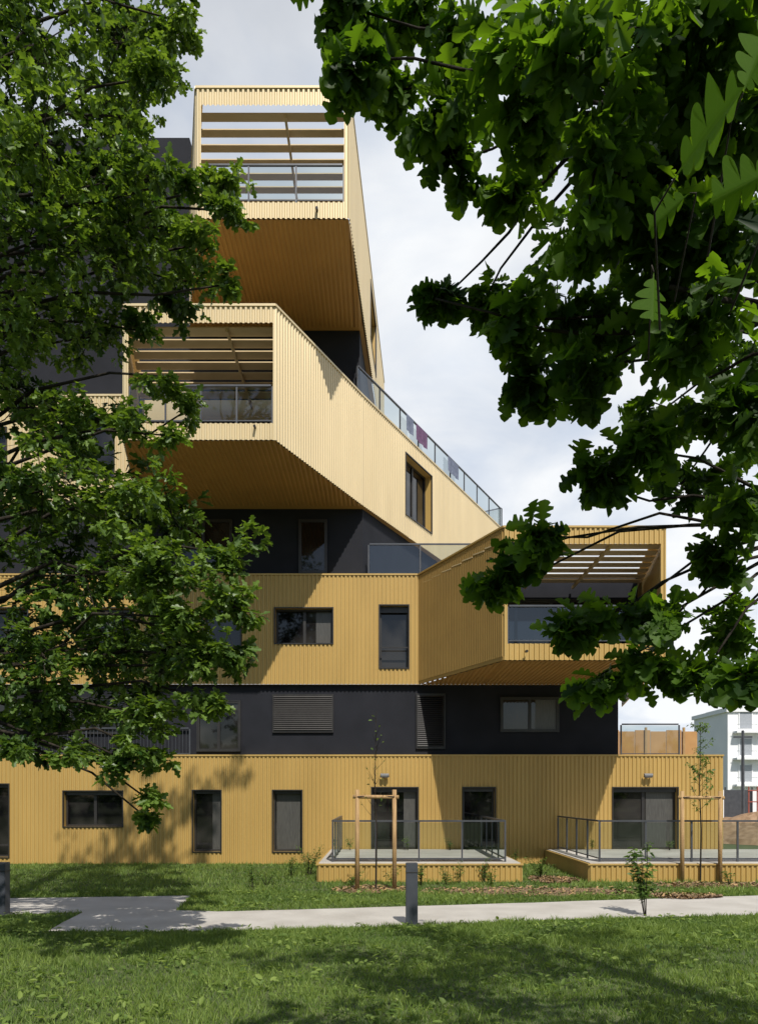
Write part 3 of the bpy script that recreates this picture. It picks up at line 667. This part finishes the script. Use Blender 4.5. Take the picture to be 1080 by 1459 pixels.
e=empty("utility_pole"); m=MB(); m.tube([(24,50,0),(24,50,6.5)],[.12,.09],M_steel,8); m.box(23.4,24.6,49.95,50.05,6.0,6.12,M_steel); m.make("pole",e)
e=empty("garden_fence"); m=MB(); railing(m,[(13.2,25.5,0),(18.5,25.5,0)],h=1.3,step=1.3,glass=False,bars=True); m.make("fence_panels",e)
for nm,(xa,xb,ya,yb,hh,n) in {"reflection_trees":(-70,70,-48,-34,11,5600),"background_trees":(-70,60,135,150,5,3000)}.items():  # first group added unseen behind the camera to darken window reflections
    x=rng.uniform(xa,xb,n);y=rng.uniform(ya,yb,n); top=hh*(.75+.25*np.sin(x*.35)+.15*np.sin(x*.9+1)); z=rng.random(n)**.7*top
    P=np.stack([x,y,z],1); leaf_mesh(nm,P,rng.normal(size=(n,3)),rng.normal(size=(n,3)),rng.uniform(1.0,2.4,n),rng.random(n),M_leafL,LO)
# ------------------------------------------------------------ light & sky
sd=Vector((-0.25,1.0,-1.3)).normalized()
sun=bpy.data.lights.new("sun",'SUN'); sun.energy=4.8; sun.angle=math.radians(.5); sun.color=(1,.95,.87)
so=bpy.data.objects.new("sun",sun); so.rotation_euler=sd.to_track_quat('-Z','Y').to_euler(); scene.collection.objects.link(so)
elev=math.asin(-sd.z); rot=math.atan2(-sd.x,-sd.y)
wd=bpy.data.worlds.new("World"); scene.world=wd; wd.use_nodes=True; nt=wd.node_tree; bg=nt.nodes["Background"]
sky=nt.nodes.new("ShaderNodeTexSky"); sky.sky_type='NISHITA'; sky.sun_disc=False; sky.sun_elevation=elev; sky.sun_rotation=rot
tc=nt.nodes.new("ShaderNodeTexCoord"); sp=nt.nodes.new("ShaderNodeSeparateXYZ"); nt.links.new(tc.outputs["Generated"],sp.inputs[0])
def math_(op,a,b=None,c=None):
    n=nt.nodes.new("ShaderNodeMath"); n.operation=op
    for i,v in enumerate((a,b,c)):
        if v is None: continue
        if isinstance(v,(int,float)): n.inputs[i].default_value=v
        else: nt.links.new(v,n.inputs[i])
    return n.outputs[0]
zc=math_('ADD',math_('MAXIMUM',sp.outputs[2],0.0),0.22)
cb=nt.nodes.new("ShaderNodeCombineXYZ"); nt.links.new(math_('DIVIDE',sp.outputs[0],zc),cb.inputs[0]); nt.links.new(math_('DIVIDE',sp.outputs[1],zc),cb.inputs[1])
no=nt.nodes.new("ShaderNodeTexNoise"); no.inputs["Scale"].default_value=1.5; no.inputs["Detail"].default_value=7; no.inputs["Roughness"].default_value=.5; no.inputs["Distortion"].default_value=.3
nt.links.new(cb.outputs[0],no.inputs["Vector"])
# cloud cover is thickest to the north-east, thin to the south
cov=math_('ADD',math_('MULTIPLY',sp.outputs[1],.85),math_('MULTIPLY',sp.outputs[0],.5))
f=math_('ADD',math_('MULTIPLY',math_('SUBTRACT',no.outputs["Fac"],.42),1.5),cov)
f=math_('MINIMUM',math_('MAXIMUM',f,0.0),.98)
n3=nt.nodes.new("ShaderNodeTexNoise"); n3.inputs["Scale"].default_value=2.8; n3.inputs["Detail"].default_value=8; n3.inputs["Roughness"].default_value=.52; n3.inputs["Distortion"].default_value=.5; nt.links.new(cb.outputs[0],n3.inputs["Vector"])
cr=nt.nodes.new("ShaderNodeValToRGB"); cr.color_ramp.elements[0].position=.36; cr.color_ramp.elements[1].position=.58
cr.color_ramp.elements[0].color=(7.3,8.0,9.1,1); cr.color_ramp.elements[1].color=(9.9,10.1,10.3,1); nt.links.new(n3.outputs["Fac"],cr.inputs[0])
mx=nt.nodes.new("ShaderNodeMixRGB"); nt.links.new(f,mx.inputs[0]); nt.links.new(sky.outputs[0],mx.inputs[1]); nt.links.new(cr.outputs[0],mx.inputs[2])
nt.links.new(mx.outputs[0],bg.inputs[0]); bg.inputs[1].default_value=.1
scene.view_settings.view_transform='Standard'; scene.view_settings.look='None'; scene.view_settings.exposure=0
# ------------------------------------------------------------ camera
cd=bpy.data.cameras.new("camera"); cd.sensor_fit='HORIZONTAL'; cd.sensor_width=24; cd.lens=24; cd.shift_y=405.5/1080; cd.clip_end=4000; cd.clip_start=.05
co=bpy.data.objects.new("camera",cd); co.location=(0,0,CAMZ); co.rotation_euler=(math.radians(90),0,0); scene.collection.objects.link(co); scene.camera=co
print("verts",sum(len(o.data.vertices) for o in bpy.data.objects if o.type=='MESH'))
